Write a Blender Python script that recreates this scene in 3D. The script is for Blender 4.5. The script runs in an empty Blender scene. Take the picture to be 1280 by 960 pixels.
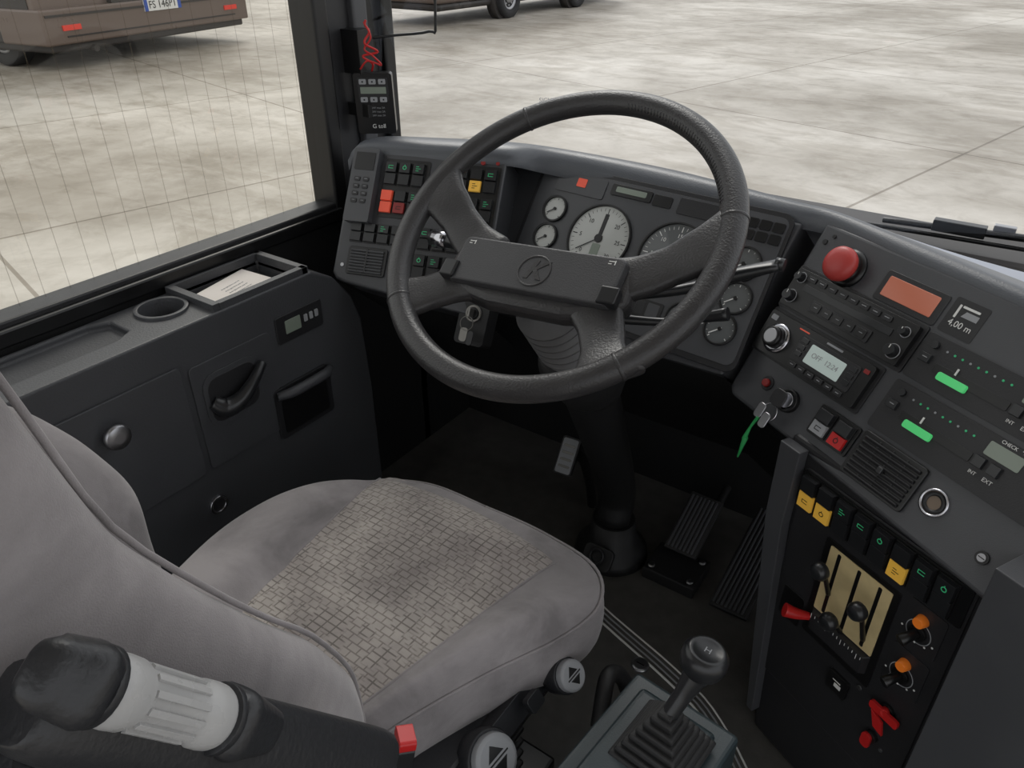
import bpy, math, random
from mathutils import Vector as V, Matrix as Mx
random.seed(4)
PI=math.pi
col=bpy.context.collection
# ------------------------------------------------------------------ materials
def lin(c): return tuple(((x/255)/12.92 if x/255<=.04045 else ((x/255+.055)/1.055)**2.4) for x in c)+(1,)
def mat(name,rgb,rough=.5,metal=0,noise=0,nscale=40,bump=0,bscale=400,emis=0,sheen=0,spec=.5,coat=0):
    m=bpy.data.materials.new(name); m.use_nodes=True
    nt=m.node_tree; b=nt.nodes['Principled BSDF']; c=lin(rgb)
    b.inputs['Base Color'].default_value=c
    b.inputs['Roughness'].default_value=rough; b.inputs['Metallic'].default_value=metal
    b.inputs['Specular IOR Level'].default_value=spec
    b.inputs['Sheen Weight'].default_value=sheen
    b.inputs['Coat Weight'].default_value=coat
    tc=nt.nodes.new('ShaderNodeTexCoord')
    if emis:
        b.inputs['Emission Color'].default_value=c; b.inputs['Emission Strength'].default_value=emis
    if noise:
        n=nt.nodes.new('ShaderNodeTexNoise'); n.inputs['Scale'].default_value=nscale; n.inputs['Detail'].default_value=5
        nt.links.new(tc.outputs['Object'],n.inputs['Vector'])
        x=nt.nodes.new('ShaderNodeMixRGB'); x.inputs[1].default_value=tuple(v*(1-noise) for v in c[:3])+(1,)
        x.inputs[2].default_value=tuple(min(1,v*(1+noise)) for v in c[:3])+(1,)
        nt.links.new(n.outputs['Fac'],x.inputs[0]); nt.links.new(x.outputs[0],b.inputs['Base Color'])
        rr=nt.nodes.new('ShaderNodeMapRange'); rr.inputs[3].default_value=max(.05,rough-.1); rr.inputs[4].default_value=min(1,rough+.1)
        nt.links.new(n.outputs['Fac'],rr.inputs[0]); nt.links.new(rr.outputs[0],b.inputs['Roughness'])
    if bump:
        n=nt.nodes.new('ShaderNodeTexNoise'); n.inputs['Scale'].default_value=bscale; n.inputs['Detail'].default_value=3
        nt.links.new(tc.outputs['Object'],n.inputs['Vector'])
        bp=nt.nodes.new('ShaderNodeBump'); bp.inputs['Strength'].default_value=bump; bp.inputs['Distance'].default_value=.002
        nt.links.new(n.outputs['Fac'],bp.inputs['Height']); nt.links.new(bp.outputs[0],b.inputs['Normal'])
    return m
DASH=mat('dash_plastic',(62,63,66),.38,bump=.15,bscale=500,noise=.2,nscale=9)
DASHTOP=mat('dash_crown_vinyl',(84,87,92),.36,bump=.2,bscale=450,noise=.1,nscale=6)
DASHSKY=mat('dash_top_sky_reflection',(156,162,176),.42,bump=.2,bscale=450,noise=.08,nscale=6)  # pale blue colour paints in the sky reflected on the dash top
PANEL=mat('panel_plastic',(72,73,76),.38,bump=.1,bscale=700,noise=.16,nscale=12)
DARK=mat('dark_plastic',(38,38,40),.42,bump=.15,bscale=500,noise=.15,nscale=15)
BLACK=mat('black_plastic',(19,19,20),.33)
FOOT=mat('footwell_plastic',(27,27,28),.6,bump=.2)
SWITCH=mat('switch_plastic',(34,35,37),.28)
LEATH=mat('wheel_leather',(54,53,54),.34,bump=.35,bscale=350,noise=.16,nscale=25)
HUB=mat('hub_plastic',(62,62,64),.38,bump=.25,bscale=500,noise=.08,nscale=20)
CABIN=mat('cabinet_vinyl',(66,67,70),.45,bump=.3,bscale=300,noise=.2,nscale=7)
BELL=mat('column_bellows_rubber',(96,96,97),.5,bump=.1)
CHROME=mat('chrome',(200,200,205),.18,1)
STEEL=mat('brushed_steel',(165,165,168),.35,1)
KEYM=mat('key_metal',(120,118,114),.4,.8)
RED=mat('red_plastic',(190,32,32),.35)
REDD=mat('stop_button_red',(180,62,58),.4)
ORANGE=mat('orange_plastic',(225,120,40),.3,emis=.1)
YEL=mat('yellow_lens',(225,175,70),.35,emis=.15)
REDL=mat('red_lens',(225,85,60),.35,emis=.15)
REDK=mat('dark_red_lens',(140,40,38),.35)
GRN=mat('green_icon',(50,165,110),.4,emis=.2)
GRNS=mat('green_slider',(85,215,125),.25,emis=.2)
WHITE=mat('white_print',(225,225,222),.5)
GREYP=mat('grey_print',(150,152,155),.5)
OFFW=mat('silver_grey_plastic',(176,176,176),.28,noise=.06,nscale=60)
LCD=mat('lcd_pale',(190,205,200),.25,emis=.15)
LCDG=mat('lcd_grey_green',(130,140,128),.25)
LCDO=mat('orange_display',(190,112,88),.2,emis=.12)
GAUGEL=mat('gauge_face_pale',(186,188,184),.3,coat=.5)
GAUGED=mat('gauge_face_dark',(92,95,96),.3,coat=.5)
GOLD=mat('lever_plate_brass',(210,190,142),.45,.05,noise=.15,nscale=60)
PAPER=mat('paper',(225,218,212),.8)
TEAL=mat('shifter_housing',(44,55,59),.35,bump=.15,noise=.15,nscale=12)
RUB=mat('rubber',(34,34,35),.55,bump=.2)
FLOOR=mat('floor_rubber',(76,74,71),.65,noise=.45,nscale=30,bump=.3,bscale=300)
SEATBLK=mat('armrest_plastic',(42,43,46),.38,bump=.2,bscale=300)
BUSB=mat('coach_paint',(106,92,84),.3,noise=.05,nscale=2)
BUSD=mat('coach_dark',(48,44,42),.5)
BUSW=mat('coach_window',(40,45,50),.08)
TYRE=mat('tyre',(35,35,36),.8)
RIM=mat('wheel_alloy',(170,170,172),.4,.6)
TAIL=mat('tail_lamp',(200,50,35),.25,emis=.2)
BLUE=mat('plate_blue',(40,80,170),.4)
GRNC=mat('green_cord',(40,150,80),.6)
SOCK=mat('socket_cap',(120,105,90),.5)
SHADECEIL=mat('added_shading_liner',(210,208,204),.9)

def seat_fabric():
    m=bpy.data.materials.new('seat_velour'); m.use_nodes=True; nt=m.node_tree; L=nt.links; N=nt.nodes
    b=N['Principled BSDF']; b.inputs['Roughness'].default_value=.95; b.inputs['Sheen Weight'].default_value=.35
    b.inputs['Sheen Roughness'].default_value=.4; b.inputs['Specular IOR Level'].default_value=.15
    tc=N.new('ShaderNodeTexCoord')
    n=N.new('ShaderNodeTexNoise'); n.inputs['Scale'].default_value=7; n.inputs['Detail'].default_value=7; n.inputs['Roughness'].default_value=.62; n.inputs['Distortion'].default_value=.5
    L.new(tc.outputs['Object'],n.inputs['Vector'])
    cr=N.new('ShaderNodeValToRGB'); cr.color_ramp.elements[0].position=.34; cr.color_ramp.elements[1].position=.66
    cr.color_ramp.elements[0].color=lin((122,118,119)); cr.color_ramp.elements[1].color=lin((160,155,156))
    L.new(n.outputs['Fac'],cr.inputs[0]); L.new(cr.outputs[0],b.inputs['Base Color'])
    f=N.new('ShaderNodeTexNoise'); f.inputs['Scale'].default_value=900; L.new(tc.outputs['Object'],f.inputs['Vector'])
    w=N.new('ShaderNodeTexNoise'); w.inputs['Scale'].default_value=9; w.inputs['Detail'].default_value=3; L.new(tc.outputs['Object'],w.inputs['Vector'])
    b1=N.new('ShaderNodeBump'); b1.inputs['Strength'].default_value=.4; b1.inputs['Distance'].default_value=.012; L.new(w.outputs['Fac'],b1.inputs['Height'])
    b2=N.new('ShaderNodeBump'); b2.inputs['Strength'].default_value=.4; b2.inputs['Distance'].default_value=.001; L.new(f.outputs['Fac'],b2.inputs['Height'])
    L.new(b1.outputs[0],b2.inputs['Normal']); L.new(b2.outputs[0],b.inputs['Normal'])
    return m
FAB=seat_fabric()
def seat_pattern():
    m=FAB.copy(); m.name='seat_woven_insert'; nt=m.node_tree; L=nt.links; N=nt.nodes; b=N['Principled BSDF']
    tc=[x for x in N if x.type=='TEX_COORD'][0]; cr=[x for x in N if x.type=='VALTORGB'][0]
    cr.color_ramp.elements[0].color=lin((146,139,136)); cr.color_ramp.elements[1].color=lin((184,177,171))
    def brick(off,wd,hd,mo,dark,c2,freq=2,loc=(0,0,0)):
        mp=N.new('ShaderNodeMapping'); mp.inputs['Location'].default_value=loc; L.new(tc.outputs['Object'],mp.inputs['Vector'])
        k=N.new('ShaderNodeTexBrick'); k.inputs['Scale'].default_value=1; k.offset=off; k.offset_frequency=freq
        k.inputs['Brick Width'].default_value=wd; k.inputs['Row Height'].default_value=hd; k.inputs['Mortar Size'].default_value=mo
        k.inputs['Mortar Smooth'].default_value=.35
        k.inputs['Color1'].default_value=(1,1,1,1); k.inputs['Color2'].default_value=(c2,c2,c2,1); k.inputs['Mortar'].default_value=(dark,dark*.98,dark*.96,1)
        L.new(mp.outputs[0],k.inputs['Vector']); return k
    k1=brick(.0,.0160,.0110,.0013,.38,.88); k2=brick(.5,.0160,.0110,.0012,.50,.90,2,(.005,.0052,0))
    nz=N.new('ShaderNodeTexNoise'); nz.inputs['Scale'].default_value=38; nz.inputs['Detail'].default_value=1; L.new(tc.outputs['Object'],nz.inputs['Vector'])
    nr=N.new('ShaderNodeValToRGB'); nr.color_ramp.elements[0].position=.44; nr.color_ramp.elements[1].position=.54; L.new(nz.outputs['Fac'],nr.inputs[0])
    mu=N.new('ShaderNodeMixRGB'); L.new(nr.outputs[0],mu.inputs[0])
    L.new(k1.outputs['Color'],mu.inputs[1]); L.new(k2.outputs['Color'],mu.inputs[2])
    m2=N.new('ShaderNodeMixRGB'); m2.blend_type='MULTIPLY'; m2.inputs[0].default_value=.85
    L.new(cr.outputs[0],m2.inputs[1]); L.new(mu.outputs[0],m2.inputs[2]); L.new(m2.outputs[0],b.inputs['Base Color'])
    return m
PAT=seat_pattern()
def glass(name,tint,lines=False):
    m=bpy.data.materials.new(name); m.use_nodes=True; nt=m.node_tree; N=nt.nodes; L=nt.links
    N.remove(N['Principled BSDF']); out=N['Material Output']
    t=N.new('ShaderNodeBsdfTransparent'); t.inputs[0].default_value=tint
    g=N.new('ShaderNodeBsdfGlossy'); g.inputs['Roughness'].default_value=.02
    mx=N.new('ShaderNodeMixShader'); mx.inputs[0].default_value=.04
    L.new(t.outputs[0],mx.inputs[1]); L.new(g.outputs[0],mx.inputs[2])
    last=mx
    if lines:
        tc=N.new('ShaderNodeTexCoord'); s=N.new('ShaderNodeSeparateXYZ'); L.new(tc.outputs['Object'],s.inputs[0])
        a=N.new('ShaderNodeMath'); a.operation='MULTIPLY'; a.inputs[1].default_value=25; L.new(s.outputs['Y'],a.inputs[0])
        fr=N.new('ShaderNodeMath'); fr.operation='FRACT'; L.new(a.outputs[0],fr.inputs[0])
        lt=N.new('ShaderNodeMath'); lt.operation='LESS_THAN'; lt.inputs[1].default_value=.035; L.new(fr.outputs[0],lt.inputs[0])
        mm=N.new('ShaderNodeMath'); mm.operation='MULTIPLY'; mm.inputs[1].default_value=.34; L.new(lt.outputs[0],mm.inputs[0])
        d=N.new('ShaderNodeBsdfDiffuse'); d.inputs[0].default_value=lin((120,108,90))
        m2=N.new('ShaderNodeMixShader'); L.new(mm.outputs[0],m2.inputs[0]); L.new(mx.outputs[0],m2.inputs[1]); L.new(d.outputs[0],m2.inputs[2]); last=m2
    L.new(last.outputs[0],out.inputs[0]); return m
GLASS=glass('windshield_glass',(.97,.975,.97,1)); GLASSL=glass('heated_side_glass',(.93,.92,.87,1),True)
def ground_mat():
    m=bpy.data.materials.new('concrete_yard'); m.use_nodes=True; nt=m.node_tree; N=nt.nodes; L=nt.links
    b=N['Principled BSDF']; b.inputs['Roughness'].default_value=.6
    tc=N.new('ShaderNodeTexCoord')
    n1=N.new('ShaderNodeTexNoise'); n1.inputs['Scale'].default_value=.32; n1.inputs['Detail'].default_value=8; n1.inputs['Roughness'].default_value=.62
    L.new(tc.outputs['Object'],n1.inputs['Vector'])
    cr=N.new('ShaderNodeValToRGB'); e=cr.color_ramp.elements; e[0].position=.38; e[0].color=lin((156,148,136)); e[1].position=.62; e[1].color=lin((208,202,193))
    L.new(n1.outputs['Fac'],cr.inputs[0])
    def stain(scale,rough,dist,p0,p1,dark,prev,fac,sy=1):
        mp=N.new('ShaderNodeMapping'); mp.inputs['Rotation'].default_value=(0,0,.4); mp.inputs['Scale'].default_value=(1,sy,1); L.new(tc.outputs['Object'],mp.inputs['Vector'])
        n2=N.new('ShaderNodeTexNoise'); n2.inputs['Scale'].default_value=scale; n2.inputs['Detail'].default_value=10; n2.inputs['Roughness'].default_value=rough; n2.inputs['Distortion'].default_value=dist
        L.new(mp.outputs[0],n2.inputs['Vector'])
        c2=N.new('ShaderNodeValToRGB'); e=c2.color_ramp.elements; e[0].position=p0; e[0].color=(dark,dark*.975,dark*.93,1); e[1].position=p1; e[1].color=(1,1,1,1)
        L.new(n2.outputs['Fac'],c2.inputs[0])
        mu=N.new('ShaderNodeMixRGB'); mu.blend_type='MULTIPLY'; mu.inputs[0].default_value=fac; L.new(prev,mu.inputs[1]); L.new(c2.outputs[0],mu.inputs[2]); return mu.outputs[0]
    o1=stain(2.2,.68,.35,.36,.54,.70,cr.outputs[0],.7)
    o2=stain(.8,.7,.6,.42,.50,.78,o1,.75,2.4)
    mp=N.new('ShaderNodeMapping'); mp.inputs['Rotation'].default_value=(0,0,math.radians(12.5)); mp.inputs['Location'].default_value=(2.38,-.71,0)
    L.new(tc.outputs['Object'],mp.inputs['Vector'])
    k=N.new('ShaderNodeTexBrick'); k.offset=0; k.inputs['Scale'].default_value=1; k.inputs['Brick Width'].default_value=3.6; k.inputs['Row Height'].default_value=3.6
    k.inputs['Mortar Size'].default_value=.015; k.inputs['Mortar Smooth'].default_value=.3
    k.inputs['Color1'].default_value=(1,1,1,1); k.inputs['Color2'].default_value=(.90,.90,.89,1); k.inputs['Mortar'].default_value=(.52,.49,.45,1)
    L.new(mp.outputs[0],k.inputs['Vector'])
    m3=N.new('ShaderNodeMixRGB'); m3.blend_type='MULTIPLY'; m3.inputs[0].default_value=1; L.new(o2,m3.inputs[1]); L.new(k.outputs['Color'],m3.inputs[2])
    L.new(m3.outputs[0],b.inputs['Base Color']); return m
GROUND=ground_mat()
# ------------------------------------------------------------------ helpers
def empty(name,parent=None):
    e=bpy.data.objects.new(name,None); e.empty_display_size=.05; col.objects.link(e); e.parent=parent; return e
class MB:
    def __init__(s): s.v=[];s.f=[];s.mi=[];s.sm=[];s.m=[]
    def _m(s,m):
        if m not in s.m: s.m.append(m)
        return s.m.index(m)
    def face(s,idx,m,smooth=False): s.f.append(idx);s.mi.append(s._m(m));s.sm.append(smooth)
    def prism(s,M,pts,z0,z1,m,top=1.0):
        n=len(pts); b=len(s.v)
        a=sum(pts[i][0]*pts[(i+1)%n][1]-pts[(i+1)%n][0]*pts[i][1] for i in range(n))
        if a<0: pts=pts[::-1]
        cx=sum(p[0] for p in pts)/n; cy=sum(p[1] for p in pts)/n
        for x,y in pts: s.v.append(M@V((x,y,z0)))
        for x,y in pts: s.v.append(M@V((cx+(x-cx)*top,cy+(y-cy)*top,z1)))
        s.face([b+i for i in range(n)][::-1],m); s.face([b+n+i for i in range(n)],m)
        for i in range(n):
            j=(i+1)%n; s.face([b+i,b+j,b+n+j,b+n+i],m)
        return s
    def box(s,M,x0,y0,x1,y1,z0,z1,m,top=1.0): return s.prism(M,[(x0,y0),(x1,y0),(x1,y1),(x0,y1)],z0,z1,m,top)
    def pb(s,M,a0,b0,a1,b1,z0,z1,m,top=1.0): return s.box(M,a0/1000,-b1/1000,a1/1000,-b0/1000,z0/1000,z1/1000,m,top)
    def rrect(s,M,a0,b0,a1,b1,r,z0,z1,m,top=1.0):
        pts=[]
        for cx,cy,st in ((a1-r,-b0-r,0),(a0+r,-b0-r,90),(a0+r,-b1+r,180),(a1-r,-b1+r,270)):
            for k in range(5):
                t=math.radians(st+k*22.5); pts.append(((cx+r*math.cos(t))/1000,(cy+r*math.sin(t))/1000))
        return s.prism(M,pts,z0/1000,z1/1000,m,top)
    def lathe(s,M,prof,m,seg=32,cap0=True,cap1=True):
        b=len(s.v); n=len(prof)
        for r,z in prof:
            for k in range(seg):
                t=2*PI*k/seg; s.v.append(M@V((r*math.cos(t),r*math.sin(t),z)))
        for i in range(n-1):
            for k in range(seg):
                j=(k+1)%seg; s.face([b+i*seg+k,b+i*seg+j,b+(i+1)*seg+j,b+(i+1)*seg+k],m,True)
        if cap0: s.face([b+k for k in range(seg)][::-1],m)
        if cap1: s.face([b+(n-1)*seg+k for k in range(seg)],m)
        return s
    def cyl(s,M,cx,cy,r,z0,z1,m,seg=32,top=1.0): return s.lathe(M@Mx.Translation((cx,cy,0)),[(r,z0),(r*top,z1)],m,seg)
    def pc(s,M,a,b,r,z0,z1,m,seg=28,top=1.0): return s.cyl(M,a/1000,-b/1000,r/1000,z0/1000,z1/1000,m,seg,top)
    def ring(s,M,a,b,r0,r1,z0,z1,m,seg=36):
        return s.lathe(M@Mx.Translation((a/1000,-b/1000,0)),[(r1/1000,z0/1000),(r1/1000,z1/1000),(r0/1000,z1/1000),(r0/1000,z0/1000)],m,seg,False,False)
    def tube(s,pts,rad,m,seg=12,sub=6,flat=None,ref=None):
        P=smoothpath(pts,sub) if sub>1 else [V(p) for p in pts]
        n=len(P); 
        def rv(i,l): 
            if not isinstance(l,(list,tuple)): return l
            t=i/(n-1)*(len(l)-1); k=min(int(t),len(l)-2); return l[k]+(l[k+1]-l[k])*(t-k)
        T=[(P[min(i+1,n-1)]-P[max(i-1,0)]).normalized() for i in range(n)]
        a=V(ref) if ref else (V((0,0,1)) if abs(T[0].z)<.9 else V((1,0,0)))
        b=len(s.v)
        for i in range(n):
            if ref: a=V(ref)
            sd=T[i].cross(a).normalized(); up=sd.cross(T[i]).normalized(); a=up
            r=rv(i,rad); q=rv(i,flat) if flat is not None else r
            for k in range(seg):
                t=2*PI*k/seg; c,sn=math.cos(t),math.sin(t)
                if flat is not None:
                    c=math.copysign(abs(c)**.6,c); sn=math.copysign(abs(sn)**.6,sn)
                s.v.append(P[i]+sd*(r*c)+up*(q*sn))
        for i in range(n-1):
            for k in range(seg):
                j=(k+1)%seg; s.face([b+i*seg+k,b+i*seg+j,b+(i+1)*seg+j,b+(i+1)*seg+k],m,True)
        s.face([b+k for k in range(seg)][::-1],m); s.face([b+(n-1)*seg+k for k in range(seg)],m)
        return s
    def grid(s,rows,m,closed=False,smooth=True,m2=None,split=0):
        b=len(s.v); R=len(rows); C=len(rows[0])
        for r in rows:
            for p in r: s.v.append(V(p))
        for i in range(R-1):
            for k in range(C if closed else C-1):
                j=(k+1)%C; s.face([b+i*C+k,b+i*C+j,b+(i+1)*C+j,b+(i+1)*C+k],m2 if (m2 and i>=split) else m,smooth)
        return s
    def done(s,name,parent,bevel=0,seg=2,subsurf=0):
        me=bpy.data.meshes.new(name); me.from_pydata([tuple(p) for p in s.v],[],s.f)
        for m in s.m: me.materials.append(m)
        me.polygons.foreach_set('material_index',s.mi); me.polygons.foreach_set('use_smooth',s.sm)
        me.update(); o=bpy.data.objects.new(name,me); col.objects.link(o); o.parent=parent
        if bevel:
            md=o.modifiers.new('bevel','BEVEL'); md.width=bevel; md.segments=seg; md.limit_method='ANGLE'; md.angle_limit=math.radians(40)
        if subsurf:
            md=o.modifiers.new('sub','SUBSURF'); md.levels=subsurf; md.render_levels=subsurf
        return o
def smoothpath(pts,sub,closed=False):
    P=[V(p) for p in pts]; n=len(P); out=[]
    for i in range(n if closed else n-1):
        p0=P[(i-1)%n] if closed or i>0 else P[0]*2-P[1]
        p1=P[i]; p2=P[(i+1)%n]; p3=P[(i+2)%n] if closed or i+2<n else P[-1]*2-P[-2]
        for k in range(sub):
            t=k/sub; out.append(.5*((2*p1)+(p2-p0)*t+(2*p0-5*p1+4*p2-p3)*t*t+(-p0+3*p1-3*p2+p3)*t**3))
    if not closed: out.append(P[-1])
    return out
def text(name,body,M,a,b,size,m,parent,z=.5,rot=0,ext=.0001,align='CENTER'):
    c=bpy.data.curves.new(name,'FONT'); c.body=body; c.size=size/1000; c.extrude=ext; c.align_x=align; c.align_y='CENTER'; c.resolution_u=3
    o=bpy.data.objects.new(name,c); col.objects.link(o); c.materials.append(m); o.parent=parent
    o.matrix_world=M@Mx.Translation((a/1000,-b/1000,z/1000))@Mx.Rotation(rot,4,'Z'); return o
def cut(o,mb):
    c=mb.done('cutter',None); md=o.modifiers.new('cut','BOOLEAN'); md.object=c; md.operation='DIFFERENCE'; md.solver='EXACT'
    bpy.context.view_layer.update(); dg=bpy.context.evaluated_depsgraph_get()
    me=bpy.data.meshes.new_from_object(o.evaluated_get(dg)); o.modifiers.clear(); o.data=me
    bpy.data.objects.remove(c)
def addbevel(o,w,seg=2):
    md=o.modifiers.new('bevel','BEVEL'); md.width=w; md.segments=seg; md.limit_method='ANGLE'; md.angle_limit=math.radians(40)
def frame(o,U,W):
    U=V(U).normalized(); W=V(W).normalized(); n=U.cross(W)
    M=Mx.Identity(4)
    for i in range(3): M[i][0]=U[i];M[i][1]=W[i];M[i][2]=n[i];M[i][3]=o[i]
    return M
def pv(o,az,th):
    a=math.radians(az); t=math.radians(th); u=V((math.cos(a),math.sin(a),0)); h=V((math.sin(a),-math.cos(a),0))
    v=h*math.cos(t)+V((0,0,-math.sin(t))); return frame(o,u,-v)
ID=Mx.Identity(4)
FL=pv((-1.10,1.056,.866),18,55); FC=pv((-.757,1.240,.85),-5,55); FR=pv((-.237,1.187,.85),-30.6,60); FB=pv((-.165,.974,.595),-28,90)
FS=frame((-1.04,0,0),(0,1,0),(0,0,1))
def W(M,a,b,z=0): return M@V((a/1000,-b/1000,z/1000))
def lerp(a,c,t): return V(a)*(1-t)+V(c)*t
# ------------------------------------------------------------------ dashboard
dash=empty('dashboard')
b=MB()
b.prism(FL,[(x/1000,-y/1000) for x,y in [(-4,12),(4,-2),(20,-9),(60,-12),(306,-16),(306,290),(25,256),(4,250),(-5,238)]],-.11,0,DASH)
b.done('left_switch_panel_body',dash,.006,3)
b=MB(); b.prism(FC,[(x/1000,-y/1000) for x,y in [(-95,-2),(482,4),(455,268),(-110,300)]],-.12,0,DASH)
b.done('cluster_panel_body',dash,.004)
b=MB(); b.prism(FR,[(x/1000,-y/1000) for x,y in [(-8,-8),(560,-8),(560,312),(459,306),(171,296),(12,292),(0,280)]],-.13,0,PANEL)
b.done('right_panel_body',dash,.006,3)
E=[(-1.113,1.045,.85),(-1.09,1.058,.876),(-.98,1.095,.879),(-.815,1.148,.883),(-.76,1.21,.862),(-.55,1.225,.853),(-.32,1.205,.853),(-.237,1.192,.857),(-.10,1.11,.857),(.047,1.022,.857),(.24,.908,.857)]
K=[(-1.13,1.09,.86),(-1.09,1.11,.885),(-.985,1.165,.887),(-.85,1.215,.888),(-.74,1.25,.882),(-.53,1.262,.875),(-.31,1.23,.869),(-.228,1.21,.869),(-.087,1.13,.868),(.06,1.042,.866),(.26,.925,.866)]
B_=[(-1.17,1.22,.74),(-1.15,1.30,.72),(-1.08,1.44,.68),(-.92,1.54,.66),(-.74,1.60,.65),(-.5,1.63,.65),(-.25,1.64,.66),(-.12,1.64,.68),(.05,1.62,.69),(.3,1.58,.69),(.55,1.5,.69)]
rows=[]
for t in range(6):
    rr=[]
    for e,k,bb in zip(E,K,B_):
        if t==0: p=V(e)-V((0,0,.02))
        elif t==1: p=V(e)
        elif t==2: p=lerp(e,k,.5)+V((0,0,.005))
        elif t==3: p=V(k)
        elif t==4: p=lerp(k,bb,.12)
        else: p=V(bb)
        rr.append(p)
    rows.append(smoothpath(rr,6))
MB().grid(rows,DASHTOP,m2=DASHSKY,split=4).done('crown_and_top',dash)
b=MB()
for i in range(22):
    p=lerp((-.10,1.50,.715),(.34,1.40,.725),i/21)
    b.box(Mx.Translation(p),-.006,-.03,.006,.03,-.012,.004,BLACK)
b.done('defrost_grille',dash,.001)
top=[W(FL,-4,248,-8),W(FL,300,286,-8),W(FC,-60,290,-10),W(FC,200,285,-10),W(FC,450,266,-10),W(FR,30,290,-20)]
bot=[(-1.17,1.34,.22),(-.95,1.40,.22),(-.80,1.44,.22),(-.6,1.44,.22),(-.35,1.44,.22),(-.2,1.3,.25)]
MB().grid([top,[lerp(a,c,.5)+V((0,.05,0)) for a,c in zip(top,bot)],[V(p) for p in bot]],FOOT).done('knee_panel',dash)
def rocker(b,M,a,c,w=24,h=44,face=SWITCH,icon=GRN,low=None,z=0,kind=0):
    b.pb(M,a-w/2-1,c-h/2-1,a+w/2+1,c+h/2+1,z,z+2.5,BLACK)
    b.pb(M,a-w/2+.6,c-h/2+.6,a+w/2-.6,c-1,z+2,z+9,face,.93)
    b.pb(M,a-w/2+.6,c+.5,a+w/2-.6,c+h/2-.6,z+2,z+7,low or face,.95)
    cy=c+h*.25 if low else c-h*.25
    zz=z+7 if low else z+9
    ic=BLACK if low else icon
    if ic:
        if kind%3==0:
            b.pb(M,a-5,cy-3,a+5,cy-1.8,zz,zz+.3,ic); b.pb(M,a-5,cy+2,a+5,cy+3.2,zz,zz+.3,ic); b.pb(M,a-5,cy-3,a-3.8,cy+3,zz,zz+.3,ic)
        elif kind%3==1:
            b.ring(M,a,cy,2.6,4,zz,zz+.3,ic,14); b.pb(M,a-.6,cy-6,a+.6,cy-4,zz,zz+.3,ic)
        else:
            for q in (-4,0,4): b.pb(M,a-5,cy+q-.6,a+5-abs(q),cy+q+.6,zz,zz+.3,ic)
b=MB()
b.rrect(FL,68,8,160,122,4,0,1.5,BLACK); b.rrect(FL,208,8,300,122,4,0,1.5,BLACK)
for i,a in enumerate((83,111,139)): rocker(b,FL,a,37,kind=i)
rocker(b,FL,83,92,face=REDL,icon=None); rocker(b,FL,111,92,low=REDK); rocker(b,FL,139,92,kind=2)
for i,a in enumerate((226,254,282)): rocker(b,FL,a,37,low=YEL if i==1 else None,kind=i+1)
for i,a in enumerate((226,254,282)): rocker(b,FL,a,92,low=YEL if i==1 else None,kind=i)
for i in range(5): rocker(b,FL,33+i*28,156,24,36,kind=i,icon=GRN if i in(2,4) else None)
for i in range(5): rocker(b,FL,142+i*29,210,24,46,kind=i)
for i in range(4): rocker(b,FL,173+i*29,156,24,40,kind=i)
b.pc(FL,262,2,4.5,0,4,REDK); b.pc(FL,290,1,3.5,0,3,REDK)
b.done('left_rocker_switches',dash,.0009,1)
b=MB(); b.rrect(FL,24,184,104,238,5,0,4,BLACK)
for i in range(8): b.box(FL@Mx.Translation((.064,-(.191+i*.0058),.0045))@Mx.Rotation(.5,4,'X'),-.034,-.0018,.034,.0018,0,.003,PANEL)
b.pb(FL,62,188,66,234,4,8,DARK); b.pc(FL,14,222,4,0,2,STEEL)
b.done('left_air_vent',dash,.0006,1)
kp=empty('keypad_module'); b=MB()
b.rrect(FL,8,-2,60,140,4,0,20,PANEL)
b.rrect(FL,14,6,54,40,2,19.5,21,BLACK)
for r in range(4):
    for c in range(2): b.rrect(FL,18+c*18,54+r*14,30+c*18,62+r*14,2,19.5,22,DARK); b.pb(FL,21+c*18,57+r*14,27+c*18,58+r*14,22,22.3,GREYP)
b.done('module_case',kp,.001)
# ------------------------------------------------------------------ instrument cluster (part of the dashboard)
clu=empty('instrument_cluster',dash); b=MB()
b.rrect(FC,-22,-4,472,262,18,0,6,DARK)
b.rrect(FC,-14,4,466,252,14,5.5,7,PANEL)
b.rrect(FC,22,8,128,44,4,7,9,PANEL); b.rrect(FC,66,14,86,30,2,9,10,REDL)
b.rrect(FC,140,10,222,30,3,7,10,BLACK); b.rrect(FC,150,14,212,24,2,10,10.5,LCDG); b.rrect(FC,226,12,262,32,3,7,9,BLACK)
b.rrect(FC,275,8,395,36,3,7,9,DARK)
for i in range(3):
    for j in range(2): b.rrect(FC,400+i*22,14+j*20,418+i*22,30+j*20,2,7,10,BLACK)
def gauge(a,c,r,face,tick,a0=225,a1=-45,n=21,nd=None,z=7):
    b.ring(FC,a,c,r,r+3.5,z,z+5,BLACK,48); b.pc(FC,a,c,r,z,z+1,face,48)
    for i in range(n):
        t=math.radians(a0+(a1-a0)*i/(n-1)); L=r*.16 if i%5==0 else r*.09
        M=FC@Mx.Translation((a/1000,-c/1000,0))@Mx.Rotation(t,4,'Z')
        w=.0008 if i%5==0 else .0004
        b.box(M,(r*.93-L)/1000,-w,r*.93/1000,w,(z+1)/1000,(z+1.3)/1000,tick)
    t=math.radians(nd if nd is not None else a0-8)
    M=FC@Mx.Translation((a/1000,-c/1000,0))@Mx.Rotation(t,4,'Z')
    b.box(M,-r*.15/1000,-.0009,r*.78/1000,.0009,(z+2.6)/1000,(z+3.4)/1000,WHITE if face is GAUGED else BLACK)
    b.pc(FC,a,c,r*.13,z+1,z+4,BLACK,20)
gauge(40,80,22,GAUGEL,BLACK,n=11); gauge(42,134,22,GAUGEL,BLACK,n=11)
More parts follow.
